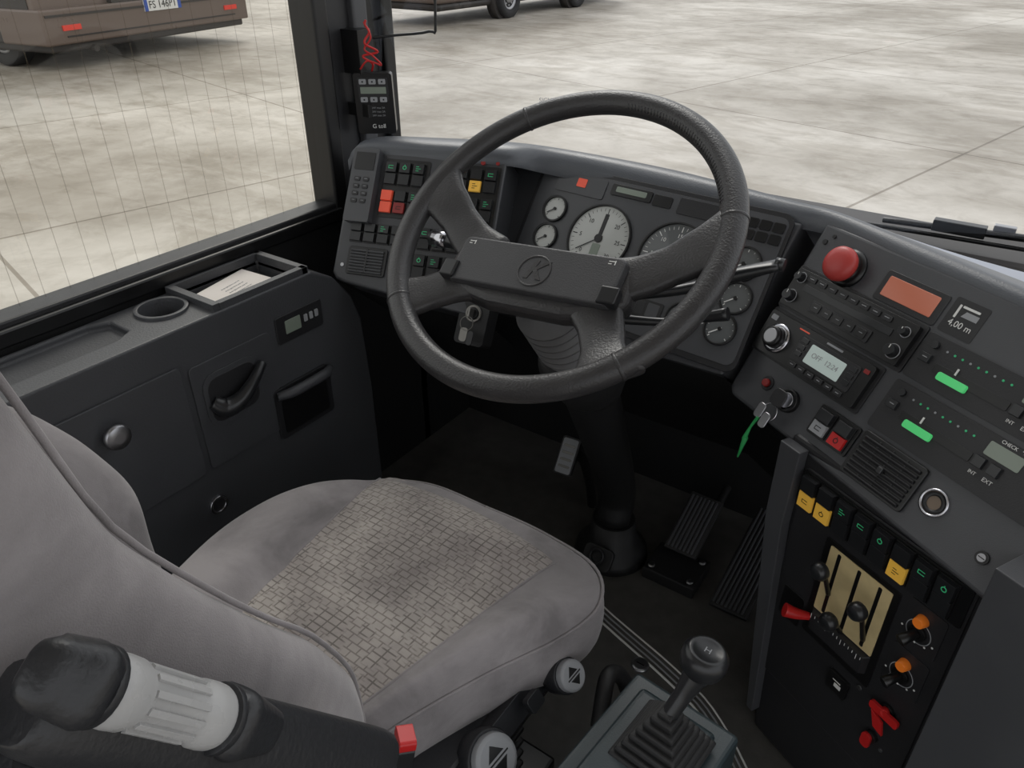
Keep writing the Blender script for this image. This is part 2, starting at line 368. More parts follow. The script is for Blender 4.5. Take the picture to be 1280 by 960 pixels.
gauge(152,112,60,GAUGEL,BLACK,n=31); gauge(300,112,60,GAUGED,WHITE,n=31)
gauge(421,90,26,GAUGED,WHITE,n=11); gauge(430,146,24,GAUGED,WHITE,n=11); gauge(425,200,24,GAUGED,WHITE,n=11)
gauge(357,205,26,GAUGED,WHITE,n=11)
b.rrect(FC,144,122,161,150,2,8,9,LCDG); b.rrect(FC,148,66,156,110,1,8,8.6,DARK)
b.rrect(FC,70,190,320,222,3,7,9,BLACK)
for i in range(9): b.rrect(FC,76+i*27,194,98+i*27,218,2,9,9.6,[DARK,DARK,PANEL][i%3])
b.done('cluster_parts',clu,.0006,1)
for i,s in enumerate(['0','5','10','15','20','25','30']):
    t=math.radians(225-45*i); text('gauge_number_%d'%i,s,FC,152+39*math.cos(t),112-39*math.sin(t),11,BLACK,clu,z=8.4)
    text('tacho_number_%d'%i,s,FC,300+39*math.cos(t),112-39*math.sin(t),10,WHITE,clu,z=8.4)
# ------------------------------------------------------------------ right panel contents
estop=empty('emergency_stop_button'); b=MB()
T=FR@Mx.Translation((.072,-.041,0))
b.lathe(T,[(.029,0),(.029,.004),(.023,.006),(.017,.006),(.017,.018)],BLACK,36)
b.lathe(T,[(.013,.013),(.024,.015),(.026,.021),(.025,.028),(.020,.032),(.011,.034),(.001,.0345)],REDD,40)
b.done('mushroom_button',estop)
disp=empty('clock_display'); b=MB()
b.rrect(FR,132,18,232,62,4,0,2,DARK); b.rrect(FR,140,25,222,54,2,2,3,LCDO); b.done('display_body',disp,.0005,1)
stk=empty('height_warning_sticker'); b=MB()
b.rrect(FR,238,14,286,62,3,0,.6,DARK)
b.rrect(FR,252,22,276,25,1,.6,.9,WHITE); b.rrect(FR,247,22,250,40,1,.6,.9,WHITE); b.prism(FR,[(.256,-.036),(.260,-.028),(.278,-.028),(.278,-.036)],.0006,.0009,GREYP); b.done('sticker_plate',stk)
text('sticker_label','4,00 m',FR,262,47,12,WHITE,stk,z=.8)
r1=empty('radio_control_unit'); b=MB()
b.rrect(FR,-2,64,232,134,4,0,3,DARK); b.rrect(FR,5,69,226,129,3,3,12,BLACK)
for i in range(8): b.rrect(FR,30+i*20,74,46+i*20,82,1.5,12,14,DARK); b.pb(FR,34+i*20,77,42+i*20,78,14,14.3,GREYP)
b.rrect(FR,32,88,196,98,1,12,13.5,SWITCH)
b.rrect(FR,60,103,172,121,2,12,14,DARK)
for i in range(5): b.rrect(FR,64+i*21.5,106,80+i*21.5,118,1.5,14,15.5,BLACK); b.pb(FR,69+i*21.5,111,75+i*21.5,112,15.5,15.8,GREYP)
for a,c,r in ((18,82,7),(18,113,9),(212,113,9),(212,84,6)):
    b.pc(FR,a,c,r,12,24,SWITCH,24,.85); b.ring(FR,a,c,r+.5,r+1.6,12,12.8,GREYP); b.pb(FR,a-.6,c-r*.8,a+.6,c-2,24,24.5,WHITE)
b.done('radio_control_body',r1,.0007,1)
r2=empty('car_radio'); b=MB()
b.rrect(FR,-2,137,214,211,4,0,3,DARK); b.rrect(FR,4,142,208,207,4,3,12,BLACK)
T=FR@Mx.Translation((.040,-.178,-.006))
b.lathe(T,[(.023,.018),(.023,.021),(.0185,.023)],CHROME,36); b.lathe(T,[(.017,.022),(.016,.034),(.013,.036)],BLACK,36); b.lathe(T,[(.0115,.0359),(.011,.0365)],STEEL,30)
b.rrect(FR,10,148,22,156,1.5,12,14,GREYP)
b.rrect(FR,78,152,190,192,3,12,13.5,DARK); b.rrect(FR,102,158,168,187,2,13.5,14,LCD)
for i in range(6): b.rrect(FR,82+i*18,195,96+i*18,202,1,12,14,DARK); b.pb(FR,86+i*18,198,92+i*18,199,14,14.3,GREYP)
for i in range(3): b.rrect(FR,82,156+i*10.5,94,163+i*10.5,1,13.5,15,SWITCH); b.rrect(FR,174,156+i*10.5,186,163+i*10.5,1,13.5,15,SWITCH)
b.rrect(FR,66,147,86,149,.5,12,12.4,REDL); b.pb(FR,120,145,150,148,12,12.4,GREYP); b.rrect(FR,194,150,203,156,1,12,13.5,REDK)
b.done('radio_body',r2,.0007,1)
text('radio_display_text','OFF  12:24',FR,135,172,11,GREYP,r2,z=14.1)
def climate(name,b0,b1,a1):
    e=empty(name); b=MB(); k=b0
    b.rrect(FR,236,b0,a1,b1,4,0,5,DARK)
    for i in range(9): b.pc(FR,272+i*11,k+14,1.5,5,6,GRN if i%3 else GREYP,10)
    b.pc(FR,254,k+13,5,5,10,SWITCH); b.pb(FR,244,k+26,260,k+38,5,10,SWITCH,.9); b.pb(FR,249,k+31,256,k+32,10,10.3,GREYP)
    b.rrect(FR,268,k+32,372,k+44,2,5,6,BLACK); b.rrect(FR,278,k+39,321,k+50,3,6,9,GRNS,.94); b.pb(FR,297,k+26,299,k+35,6,8,WHITE)
    b.pb(FR,376,k+30,390,k+44,5,10,SWITCH,.9); b.pb(FR,396,k+30,410,k+44,5,10,SWITCH,.9)
    b.rrect(FR,380,k+8,424,k+26,2,5,6.5,LCDG)
    b.pb(FR,a1-24,k+30,a1-10,k+44,5,10,SWITCH,.9)
    b.done('climate_body',e,.0006,1)
    text('label_int','INT',FR,383,k+52,6,WHITE,e,z=5.2); text('label_ext','EXT',FR,403,k+52,7,WHITE,e,z=5.2)
    text('label_check','CHECK   °C',FR,405,k+3,6,WHITE,e,z=5.2)
climate('climate_control_panel',68,132,470); climate('climate_control_panel',140,212,470)
lock=empty('ignition_lock'); b=MB()
b.pc(FR,62,244,11,0,3,DARK); b.pc(FR,62,244,7,3,9,REDK,20,.8)
b.ring(FR,112,248,13,18,0,8,BLACK); b.pc(FR,112,248,12,0,10,STEEL)
b.pb(FR,110,238,114,262,10,26,CHROME); b.rrect(FR,98,236,124,262,8,24,27,DARK)
b.ring(FR@Mx.Translation((.11,-.275,.024)),0,0,13,14.5,0,1.4,CHROME)
b.rrect(FR,88,268,102,292,5,24,26.5,STEEL); b.rrect(FR,106,276,120,300,5,27,29.5,STEEL)
q=W(FR,100,290,26)
b.tube([q,q+V((-.008,-.002,-.02)),q+V((-.014,-.003,-.045))],[.003,.002,.004],GRNC,8)
b.tube([q+V((-.012,-.003,-.04)),q+V((-.018,-.004,-.08))],[.0045,.0015],GRNC,8,2)
b.done('lock_and_keys',lock,.0006,1)
rs=empty('rocker_switch_pair'); b=MB()
b.rrect(FR,164,222,236,268,4,0,4,BLACK)
rocker(b,FR,183,245,26,38,low=GREYP,icon=None,z=4); rocker(b,FR,217,245,26,38,low=RED,z=4,kind=1)
b.done('rocker_pair',rs,.0008,1)
vent=empty('air_vent'); b=MB()
b.rrect(FR,242,218,342,284,5,0,6,BLACK)
for i in range(8): b.box(FR@Mx.Translation((.292,-(.226+i*.0073),.0065))@Mx.Rotation(.6,4,'X'),-.044,-.0026,.044,.0026,0,.003,DARK)
for a in (270,292,314): b.pb(FR,a-1,222,a+1,280,5,8,BLACK)
b.pb(FR,288,247,297,258,8,13,SWITCH,.8)
b.done('vent_body',vent,.0007,1)
soc=empty('power_socket'); b=MB()
b.ring(FR,368,248,15,18,0,4,CHROME); b.pc(FR,368,248,15,0,1,SOCK); b.ring(FR,368,248,9,14,1,2.5,DARK)
b.done('socket_body',soc)
b=MB(); b.pc(FR,448,268,8,0,3,BLACK); b.pc(FR,448,268,5,3,4,STEEL); b.pb(FR,444,267.4,452,268.6,4,4.4,BLACK)
b.pc(FR,10,20,4,0,2,BLACK); b.pc(FR,20,8,3,0,2,BLACK); b.done('panel_screws',dash)
# ------------------------------------------------------------------ lower console
con=empty('switch_console'); b=MB()
b.prism(FB,[(x/1000,-y/1000) for x,y in [(-20,-14),(-18,130),(8,330),(34,540),(40,592),(318,592),(318,-14)]],-.25,0,DARK)
b.done('console_body',con,.008,3)
b=MB()
b.prism(FB,[(x/1000,-y/1000) for x,y in [(-22,-6),(-20,130),(6,330),(32,540),(46,540),(30,330),(14,130),(16,-6)]],0,.018,PANEL)
b.rrect(FB,20,18,292,440,8,0,3,DARK)
b.prism(FB,[(x/1000,-y/1000) for x,y in [(308,-50),(560,-50),(560,592),(308,592)]],-.2,.035,PANEL)
b.done('console_trim',con,.004,2)
b=MB()
b.rrect(FB,20,22,288,86,4,2,5,BLACK)
for i in range(8):
    a=38+i*31.5; rocker(b,FB,a,54,27,56,low=YEL if i in(0,1,5) else None,z=5,kind=i)
b.rrect(FB,84,100,210,290,3,2,5,BLACK)
b.rrect(FB,95,108,200,232,2,5,6.5,GOLD)
for a in (112,147,182): b.rrect(FB,a-3,112,a+3,228,2.5,6.5,7,BLACK)
b.rrect(FB,95,234,200,270,2,5,14,DARK,.9)
for i in range(14): b.pb(FB,100+i*7,238,101+i*7,238+(10 if i%4==0 else 5),14,14.3,WHITE)
def lever(a,c0,c1,m):
    p0=W(FB,a,c0,6); p1=W(FB,a,c1,34)
    b.tube([p0,lerp(p0,p1,.5),p1],[.004,.0035,.003],BLACK,10)
    b.lathe(FB@Mx.Translation((a/1000,-c1/1000,.030)),[(.006,0),(.013,.006),(.014,.014),(.010,.021),(.002,.023)],m,20)
lever(112,190,128,SWITCH); lever(182,215,140,SWITCH); lever(147,235,195,SWITCH)
b.tube([W(FB,96,250,12),W(FB,84,246,30),W(FB,74,242,42)],[.006,.009,.011],RED,12)
b.rrect(FB,36,240,76,300,4,2,4,BLACK); b.rrect(FB,150,310,186,346,3,2,8,BLACK); b.pb(FB,160,322,174,324,8,8.3,WHITE); b.pb(FB,164,327,176,335,8,8.3,WHITE)
for c in (112,196):
    b.rrect(FB,222,c-22,276,c+50,5,2,5,DARK); b.ring(FB,246,c+22,17,18.2,5,5.5,GREYP)
    b.pc(FB,246,c,9,5,16,ORANGE,24,.8); b.pc(FB,246,c+22,12,5,9,BLACK)
    b.tube([W(FB,246,c+22,8),W(FB,240,c+30,30)],[.006,.008],BLACK,12,2)
    for k in range(5):
        t=math.radians(200+k*35); b.pc(FB,246+24*math.cos(t),c+22-18*math.sin(t),1.6,5,5.6,WHITE,8)
b.pc(FB,246,296,13,2,8,BLACK); b.rrect(FB,226,286,272,300,4,12,17,RED); b.tube([W(FB,246,292,6),W(FB,250,290,16)],.006,RED,10,2)
b.prism(FB,[(.232,-.300),(.252,-.308),(.258,-.330),(.242,-.326)],.014,.018,RED)
b.rrect(FB,230,354,245,382,7,10,14,RED); b.pc(FB,240,362,10,2,10,BLACK); b.pc(FB,285,10,5,0,3,STEEL); b.pc(FB,200,300,4,4,6,STEEL)
b.pc(FB,258,372,3,2,5,STEEL)
b.done('levers_and_switches',con,.0008,1)
# ------------------------------------------------------------------ steering wheel
sw=empty('steering_wheel')
n=V((-.03,-.58,.81)).normalized(); uu=V((1,0,0)); uu=(uu-n*uu.dot(n)).normalized(); vv=n.cross(uu)
WC=V((-.506,.859,.863))+uu*-.028+vv*.019
FW=frame(WC,uu,vv)
def rimpt(t,a,ex=0):
    rr=.2455+(.0192+ex)*math.cos(a); return FW@V((rr*math.cos(t),rr*math.sin(t),(.0175+ex)*math.sin(a)))
b=MB()
NR=96
rows=[[rimpt(2*PI*i/NR,2*PI*k/16) for k in range(16)] for i in range(NR+1)]
b.grid(rows,LEATH,closed=True)
for td in (128,18,222,318):
    t0=math.radians(td)
    b.grid([[rimpt(t0+dt,2*PI*k/16,ex) for k in range(16)] for dt,ex in ((-.012,-.002),(-.010,.0009),(.0,.0012),(.010,.0009),(.012,-.002))],LEATH,closed=True)
def spoke(pts,ws,ts):
    b.tube([FW@V(p) for p in pts],ws,LEATH,16,6,flat=ts,ref=n)
TS=[.014,.012,.012,.012,.013]
spoke([(-.09,-.050,-.022),(-.135,-.030,-.020),(-.175,-.004,-.014),(-.212,.020,-.004),(-.243,.034,0)],[.040,.033,.030,.036,.056],TS)
spoke([(.09,-.050,-.022),(.140,-.026,-.020),(.180,.000,-.014),(.214,.026,-.004),(.242,.042,0)],[.040,.033,.030,.036,.056],TS)
spoke([(-.085,-.080,-.022),(-.122,-.106,-.020),(-.153,-.134,-.014),(-.178,-.158,-.004),(-.192,-.172,0)],[.040,.032,.030,.037,.056],TS)
spoke([(.100,-.080,-.022),(.124,-.110,-.020),(.145,-.142,-.014),(.162,-.170,-.004),(.172,-.186,0)],[.040,.032,.030,.037,.056],TS)
b.done('rim_and_spokes',sw,subsurf=1)
b=MB()
for i in range(46):
    t=math.radians(24+i*1.4); p=rimpt(t,PI*.86); q=rimpt(t+.006,PI*.72); b.tube([p,q],.0009,HUB,6,1)
b.done('rim_stitching',sw)
FH=FW@Mx.Translation((0,-.063,0))@Mx.Rotation(math.radians(4.5),4,'Z')
b=MB(); b.prism(FH,[(-.145,.030),(-.125,.044),(.125,.044),(.145,.030),(.148,-.025),(.11,-.048),(.06,-.058),(-.06,-.058),(-.11,-.048),(-.148,-.025)],-.045,-.008,LEATH)
b.done('hub_housing',sw,.012,4)
b=MB(); b.rrect(FH,-132,-38,132,38,9,-9,4,HUB,.97)
b.rrect(FH,-142,8,-118,36,3,-8,9,SWITCH); b.rrect(FH,110,10,138,36,3,-8,9,SWITCH)
b.done('horn_pad',sw,.004,3)
b=MB(); b.ring(FH,4,4,23,25.5,4,5.2,LEATH,40)
for sx in (-1,1):
    b.pb(FH,sx*112-7,-30,sx*112+3,-28.6,4,4.4,WHITE); b.pb(FH,sx*112-7,-26,sx*112-2,-24.6,4,4.4,WHITE); b.pb(FH,sx*112+2,-31,sx*112+3.4,-24,4,4.4,WHITE)
b.done('pad_emblem_ring',sw,.0004,1)
t=text('pad_emblem_letter','K',FH,4,4,42,LEATH,sw,z=4.3,ext=.0006); t.data.shear=.3; t.data.offset=.001
colm=empty('steering_column'); b=MB()
c1=V((-.555,1.20,.10))
def alongf(p,d):
    z=d.normalized(); x=V((1,0,0)); x=(x-z*x.dot(z)).normalized(); y=z.cross(x); M=Mx.Identity(4)
    for i in range(3): M[i][0]=x[i];M[i][1]=y[i];M[i][2]=z[i];M[i][3]=p[i]
    return M
c0=V((-.525,.850,.772))
prof=[(.030,-.012),(.034,0)]
for k in range(6): prof+=[(.052,.006+k*.018),(.052,.010+k*.018),(.034,.014+k*.018),(.034,.018+k*.018)]
prof+=[(.050,.116),(.054,.125)]
b.lathe(alongf(c0,-n),prof,BELL,36)
b.lathe(alongf(c0-n*.115,-n),[(.054,0),(.066,.03),(.062,.11),(.05,.14)],FOOT,32)
b.tube([c0-n*.15,c0-n*.3+V((-.02,0,0)),c1+V((0,0,.10)),c1],[.055,.050,.042,.040],FOOT,20)
b.lathe(Mx.Translation((-.555,1.205,.0)),[(.085,0),(.080,.02),(.056,.045),(.048,.10)],RUB,28)
b.done('column_shroud',colm)
b=MB(); b.rrect(frame((-.545,1.115,.055),(1,0,0),(0,.6,.8)),-35,-25,35,25,12,-12,0,RUB); b.ring(frame((-.545,1.113,.06),(1,0,0),(0,.6,.8)),0,0,13,18,0,5,DARK); b.done('column_foot',colm,.002)
sc=V((-.524,.873,.873))+vv*-.03-n*.10
st=empty('indicator_stalk'); b=MB()
b.tube([sc+V((.03,0,0)),(-.37,.955,.80),(-.30,.985,.83),(-.252,1.0,.85)],[.010,.008,.011,.013],SWITCH,12,5,flat=[.008,.007,.009,.006])
b.pc(frame((-.250,1.0,.851),(0,0,1),(0,1,0)),0,0,9,-6,6,SWITCH); b.done('stalk_arm',st)
st=empty('indicator_stalk'); b=MB()
b.tube([sc+V((.03,0,-.03)),(-.39,.95,.745),(-.335,.965,.762),(-.30,.97,.775)],[.009,.006,.008,.010],SWITCH,12,5)
b.tube([(-.345,.963,.760),(-.335,.965,.763)],.0105,WHITE,12,1)
b.done('stalk_arm',st)
st=empty('indicator_stalk'); b=MB()
b.tube([sc+V((-.03,0,-.02)),(-.67,.94,.76),(-.77,.965,.775),(-.845,.975,.770)],[.010,.008,.011,.014],SWITCH,12,5)
b.tube([(-.805,.970,.774),(-.835,.974,.771)],[.014,.017],CHROME,14,1); b.done('stalk_arm',st)
ig=empty('ignition_key'); b=MB()
FI=pv((-.770,.985,.625),8,60)
b.rrect(FI,-30,-36,30,46,8,-40,0,FOOT); b.ring(FI,0,-12,11,16,0,4,KEYM); b.pc(FI,0,-12,10,0,5,BLACK); b.pb(FI,-2,-20,2,-4,0,22,KEYM); b.ring(FI@Mx.Translation((0,0,.02)),0,8,12,13.5,0,1.5,KEYM)
b.rrect(FI,-10,16,6,42,6,18,21,KEYM); b.rrect(FI,8,20,20,46,5,22,25,DARK); b.done('key_and_lock',ig,.0006,1)
# ------------------------------------------------------------------ left side console
side=empty('side_storage_console'); b=MB()
b.prism(FS,[(-.4,0),(-.4,.70),(.855,.70),(.905,.672),(.945,.62),(.965,.56),(.975,.40),(.975,0)],-.138,0,CABIN)
o=b.done('console_shell',side)
c=MB(); c.cyl(ID,-1.124,.605,.036,.62,.72,DARK,40)
c.prism(Mx.Translation((0,0,.688)),[(-1.168,.15),(-1.085,.15),(-1.085,.50),(-1.10,.53),(-1.153,.53),(-1.168,.50)],0,.05,DARK)
c.prism(Mx.Translation((0,0,.672)),[(-1.170,.665),(-1.058,.665),(-1.058,.838),(-1.170,.838)],0,.05,DARK)
cut(o,c); addbevel(o,.004,3)
b=MB(); b.ring(Mx.Translation((-1.124,.605,.7)),0,0,36,43,-6,5,CABIN,44)
b.prism(Mx.Translation((0,0,.70)),[(-1.176,.648),(-1.045,.648),(-1.045,.662),(-1.176,.662)],-.004,.012,CABIN)
b.box(ID,-1.056,.66,-1.043,.85,.69,.712,CABIN); b.box(ID,-1.177,.66,-1.170,.85,.69,.712,CABIN); b.box(ID,-1.177,.838,-1.043,.852,.69,.712,CABIN)
b.pc(Mx.Translation((-1.13,.30,.688)),0,0,9,0,1.5,GREYP)
b.done('ledge_rims',side,.003,2)
b=MB()
b.rrect(FS,150,-640,562,-424,10,0,5,CABIN); b.rrect(FS,574,-628,740,-424,10,0,3,CABIN)
b.rrect(FS,756,-644,866,-590,5,0,3,DARK)
b.done('cabinet_doors',side,.0025,2)
b=MB()
T=FS@Mx.Translation((.429,.588,0)); b.lathe(T,[(.010,.004),(.010,.016),(.019,.018),(.021,.024),(.019,.029),(.008,.031)],STEEL,32)
b.ring(FS,569,-349,13,18,0,5,CHROME); b.pc(FS,569,-349,13,0,2,DARK)
b.rrect(FS,590,-604,704,-500,26,3,6,CABIN); b.rrect(FS,598,-594,696,-508,20,6,6.6,DARK)
b.tube([FS@V(p) for p in [(.602,.552,.006),(.618,.538,.018),(.645,.545,.026),(.675,.566,.026),(.706,.584,.016)]],[.012,.018,.014,.010,.008],SWITCH,14,6)
b.rrect(FS,776,-632,812,-606,2,3,4,LCDG); 
for i in range(3): b.rrect(FS,820+i*13,-628,828+i*13,-614,1.5,3,5,GREYP)
b.rrect(FS,724,-508,860,-400,10,0,6,DARK); b.rrect(FS,736,-484,848,-410,6,6,7,BLACK); b.tube([FS@V((.728,.498,.010)),FS@V((.76,.500,.022)),FS@V((.83,.500,.022)),FS@V((.858,.498,.010))],[.008,.010,.010,.008],CABIN,12,4)
b.pc(FS,435,-240,6,0,2,STEEL)
b.done('cabinet_fittings',side,.0008,1)
doc=empty('paper_document'); b=MB()
b.prism(Mx.Translation((-1.115,.755,.676))@Mx.Rotation(.1,4,'Z'),[(-.045,-.07),(.045,-.07),(.045,.07),(-.045,.07)],0,.0015,PAPER)
MT0=Mx.Translation((-1.114,.750,.688))@Mx.Rotation(.22,4,'Z')@Mx.Rotation(.10,4,'Y')
b.prism(MT0,[(-.043,-.065),(.045,-.065),(.045,.062),(-.043,.062)],0,.0012,PAPER)
b.done('sheets',doc)
MT=MT0@Mx.Rotation(PI/2,4,'Z')
text('sheet_title','Lentidruckmeldebus',MT,-2,24,9,DARK,doc,z=1.6)
for i in range(4): text('sheet_line_%d'%i,'abcde fghij klmno pqrs tuv',MT,-2,10-i*9,4.5,GREYP,doc,z=1.6)
# ------------------------------------------------------------------ shell
wl=empty('wall_left'); b=MB()
b.box(ID,-1.28,-1.2,-1.195,1.32,-.45,.722,FOOT); b.box(ID,-1.28,1.30,-1.195,1.56,-.45,.66,FOOT); b.done('lower_wall',wl)
b=MB()
b.box(ID,-1.26,-1.2,-1.18,1.08,.706,.734,BLACK); b.box(ID,-1.24,-1.2,-1.19,1.08,.730,.744,DARK)
b.box(ID,-1.26,-1.2,-1.19,1.08,1.85,2.0,BLACK); b.done('window_rail',wl,.004)
w1=empty('window_1'); MB().grid([[(-1.225,-1.2,.735),(-1.225,1.08,.735)],[(-1.225,-1.2,1.87),(-1.225,1.08,1.87)]],GLASSL,smooth=False).done('side_glass',w1)
pil=empty('trim_1'); b=MB()
b.box(ID,-1.255,1.068,-1.185,1.105,.70,2.0,BLACK); b.box(ID,-1.25,1.10,-1.195,1.20,.70,2.0,DARK); b.box(ID,-1.24,1.165,-1.18,1.205,.70,2.0,PANEL)
b.box(ID,-1.25,1.20,-1.195,1.275,.60,2.0,BLACK); b.box(ID,-1.205,1.245,-1.18,1.278,.70,2.0,BLACK)
b.done('a_pillar_trim',pil,.006,3)
w2=empty('window_2')
plan=[(-1.22,1.29),(-1.17,1.42),(-1.05,1.54),(-.85,1.63),(-.55,1.68),(0,1.71),(.55,1.68),(.85,1.63),(1.05,1.54),(1.2,1.31)]
rows=[[V((x*(1-.02*k),y-.05*k,.62+.35*k)) for x,y in plan] for k in range(5)]
MB().grid([smoothpath(r,5) for r in rows],GLASS).done('windshield_glass',w2)
Mg=frame((-.955,1.52,.89),(.87,.45,0),(0,-.1,1))
text('glass_mark','SICUR\nlaminated\n43R-0012',Mg,0,0,14,OFFW,w2)
fw=empty('wall_front'); b=MB(); b.box(ID,-1.25,1.5,1.25,1.56,-.4,.62,FOOT); b.done('firewall',fw)
b=MB(); b.box(ID,-1.22,1.73,1.22,1.95,-.35,.66,BUSD); b.done('front_cowl',fw,.03,3)
fl=empty('floor'); b=MB(); b.box(ID,-1.2,-1.2,1.25,1.52,-.04,0,FLOOR); b.done('floor_slab',fl)
ce=empty('added_shading_ceiling'); b=MB(); b.box(ID,-1.25,-1.2,1.25,1.0,2.0,2.06,SHADECEIL); b.done('added_shading_liner',ce,.02)  # unseen roof panel added to cut overhead light, stopped short of the windshield
b=MB()
for k in range(4):
    pts=[(-.66,1.125-k*.011,.001),(-.496,1.048-k*.011,.001),(-.292-k*.002,.985-k*.011,.001),(-.18-k*.006,.93-k*.008,.001),(-.06-k*.008,.81-k*.006,.001),(.0-k*.010,.66,.001),(.02-k*.010,.3,.001)]
    b.tube(pts,.0020 if k!=3 else .0026,WHITE if k in(0,3) else GREYP,6,5)
b.done('floor_edge_strip',fl)
b=MB(); b.lathe(Mx.Translation((-.355,.955,0)),[(.018,0),(.018,.003),(.012,.004)],STEEL,24); b.pb(Mx.Translation((-.355,.955,.004)),-8,-1,8,1,0,.6,BLACK); b.done('floor_bolt',fl)
# ------------------------------------------------------------------ pedals
def pedal(name,p0,p1,w,ribs,arm=None,m=RUB):
    e=empty(name); b=MB(); p0=V(p0);p1=V(p1); d=(p1-p0); L=d.length; M=frame(p0,(1,0,0),d)
    b.box(M,-w/2,0,w/2,L,-.008,.004,m)
    for i in range(ribs): b.box(M,-w/2+.005+i*(w-.01)/ribs,.006,-w/2+.005+(i+.55)*(w-.01)/ribs,L-.006,.003,.008,PANEL)
    if arm: b.tube([lerp(p0,p1,.5),arm[0],arm[1]],.010,FOOT,10,4)
    b.done('pedal_plate',e,.002); return e
pedal('accelerator_pedal',(-.262,1.17,.012),(-.250,1.40,.125),.082,8,((-.25,1.42,.05),(-.25,1.48,.03)))
bp_=pedal('brake_pedal',(-.405,1.24,.045),(-.395,1.35,.135),.075,7,((-.39,1.38,.06),(-.39,1.48,.08)))
b=MB(); b.box(ID,-.46,1.17,-.34,1.27,.0,.03,FOOT)
for x,y in ((-.445,1.185),(-.355,1.185),(-.355,1.255)): b.cyl(ID,x,y,.008,.03,.036,STEEL,12)
b.done('brake_pedal_base',bp_,.004)
e=empty('clutch_pedal'); b=MB(); M=frame((-.675,1.19,.23),(1,.1,0),(0,.5,.85)); b.rrect(M,-22,-44,22,44,6,-8,0,RUB); b.rrect(M,-18,-40,18,40,4,0,1.5,GREYP)
for q in (-24,-8,8,24): b.rrect(M,-14,q-3,14,q+3,3,1.5,2.5,KEYM)
b.tube([(-.675,1.2,.23),(-.672,1.26,.18),(-.67,1.3,.08),(-.67,1.32,.0)],.012,FOOT); b.done('pedal_plate',e,.001)
# ------------------------------------------------------------------ driver seat
seat=empty('driver_seat')
ct=smoothpath([(x,y,0) for x,y in [(-.58,.766),(-.70,.757),(-.79,.70),(-.85,.61),(-.872,.48),(-.85,.36),(-.80,.24),(-.60,.20),(-.47,.24),(-.43,.38),(-.385,.50),(-.335,.61),(-.322,.69),(-.365,.75),(-.47,.768)]],6,True)
cc=V((-.59,.50,0))
def hw(y): return .120+.167*(y-.39)
def ss(t): t=max(0,min(1,t)); return t*t*(3-2*t)
def ztop(x,y):
    s=abs(x+.587)/max(hw(y),.05)
    return .452+.036*ss((s-.9)/.5)*ss((.78-y)/.25)-.004*math.exp(-((s-1)/.08)**2)-.02*ss((y-.66)/.12)+.008*math.cos((x+.59)*9)
spec=[(.90,.335),(.965,.338),(.995,.355),(1.003,.385),(.995,.415),(.97,.437)]
rows=[]
for s_,z_ in spec: rows.append([V((cc.x+(p.x-cc.x)*s_,cc.y+(p.y-cc.y)*s_,z_)) for p in ct])
for s_,e_ in [(.93,.75),(.88,.92),(.8,1),(.72,1),(.64,1),(.56,1),(.48,1),(.4,1),(.3,1),(.2,1),(.1,1),(.01,1)]:
    r=[]
    for p in ct:
        x=cc.x+(p.x-cc.x)*s_; y=cc.y+(p.y-cc.y)*s_; r.append(V((x,y,.437+(ztop(x,y)-.437)*e_)))
    rows.append(r)
b=MB(); b.grid(rows,FAB,closed=True)
b.done('cushion',seat,subsurf=1)
b=MB(); rows=[]
for j in range(41):
    y=.22+(.746-.22)*j/40; h=hw(y)
    dz=.004-.010*ss((y-.715)/.03)
    rows.append([V((-.587+h*(i/12-1),y-.012*((i/12-1)**2),ztop(-.587+h*(i/12-1),y)+dz)) for i in range(25)])
b.grid(rows,PAT); b.done('cushion_insert',seat)
b=MB()
for sx in (-1,1):
    b.tube([(-.587+sx*hw(y),y-.012,ztop(-.587+sx*hw(y),y)+.0025) for y in [.25+.47*k/24 for k in range(25)]],.0026,FAB,8,1)
sp=[V((cc.x+(p.x-cc.x)*.985,cc.y+(p.y-cc.y)*.985,.430)) for p in ct]; b.tube(sp+[sp[0]],.0026,FAB,8,1)
b.done('cushion_piping',seat)
prof=[(.40,.29,.70),(.46,.31,.72),(.52,.315,.74),(.60,.305,.80),(.68,.283,.90),(.77,.243,.97),(.83,.205,1.0),(.89,.170,1.0),(.97,.130,1.0),(1.05,.112,1.0),(1.11,.100,.97),(1.15,.085,.88),(1.165,.06,.7)]
half=[(0,-.035),(.06,-.033),(.12,-.018),(.165,.022),(.198,.048),(.225,.045),(.243,.015),(.248,-.04),(.235,-.085),(.18,-.115),(.08,-.125),(0,-.127)]
full=half+[(-x,y) for x,y in half[-2:0:-1]]
def lobe(x,z):
    # the door-side bolster bulges forward between the lumbar and shoulder heights
    wz=ss((z-.58)/.14)*ss((.91-z)/.09); wx=ss((-x-.10)/.09)
    return .044*wz*wx
rows=[]
prof2=[]
for i in range(len(prof)-1):
    for k in range(3):
        t=k/3; prof2.append(tuple(prof[i][j]*(1-t)+prof[i+1][j]*t for j in range(3)))
prof2.append(prof[-1])
for z,ys,s_ in prof2:
    tk=1 if z<1.1 else .8
    rows.append([V((-.56+x*s_,ys-.048+y*tk+(lobe(x,z) if y>-.05 else 0),z)) for x,y in full])
b=MB(); b.grid(rows,FAB,closed=True); nb=len(b.v); b.face(list(range(nb-len(full),nb)),FAB,True); b.face(list(range(len(full)))[::-1],FAB,True)
b.done('backrest',seat,subsurf=2)
b=MB(); b.tube([V((-.56+.205*s_,ys-.048+.050,z)) for z,ys,s_ in prof[1:-1]],.0022,FAB,8,3)
b.done('backrest_piping',seat)
b=MB(); b.box(ID,-.80,.26,-.40,.66,.20,.335,BLACK); b.box(ID,-.78,.28,-.42,.62,.02,.20,RUB,.95); b.box(ID,-.82,.22,-.38,.68,.0,.03,BLACK)
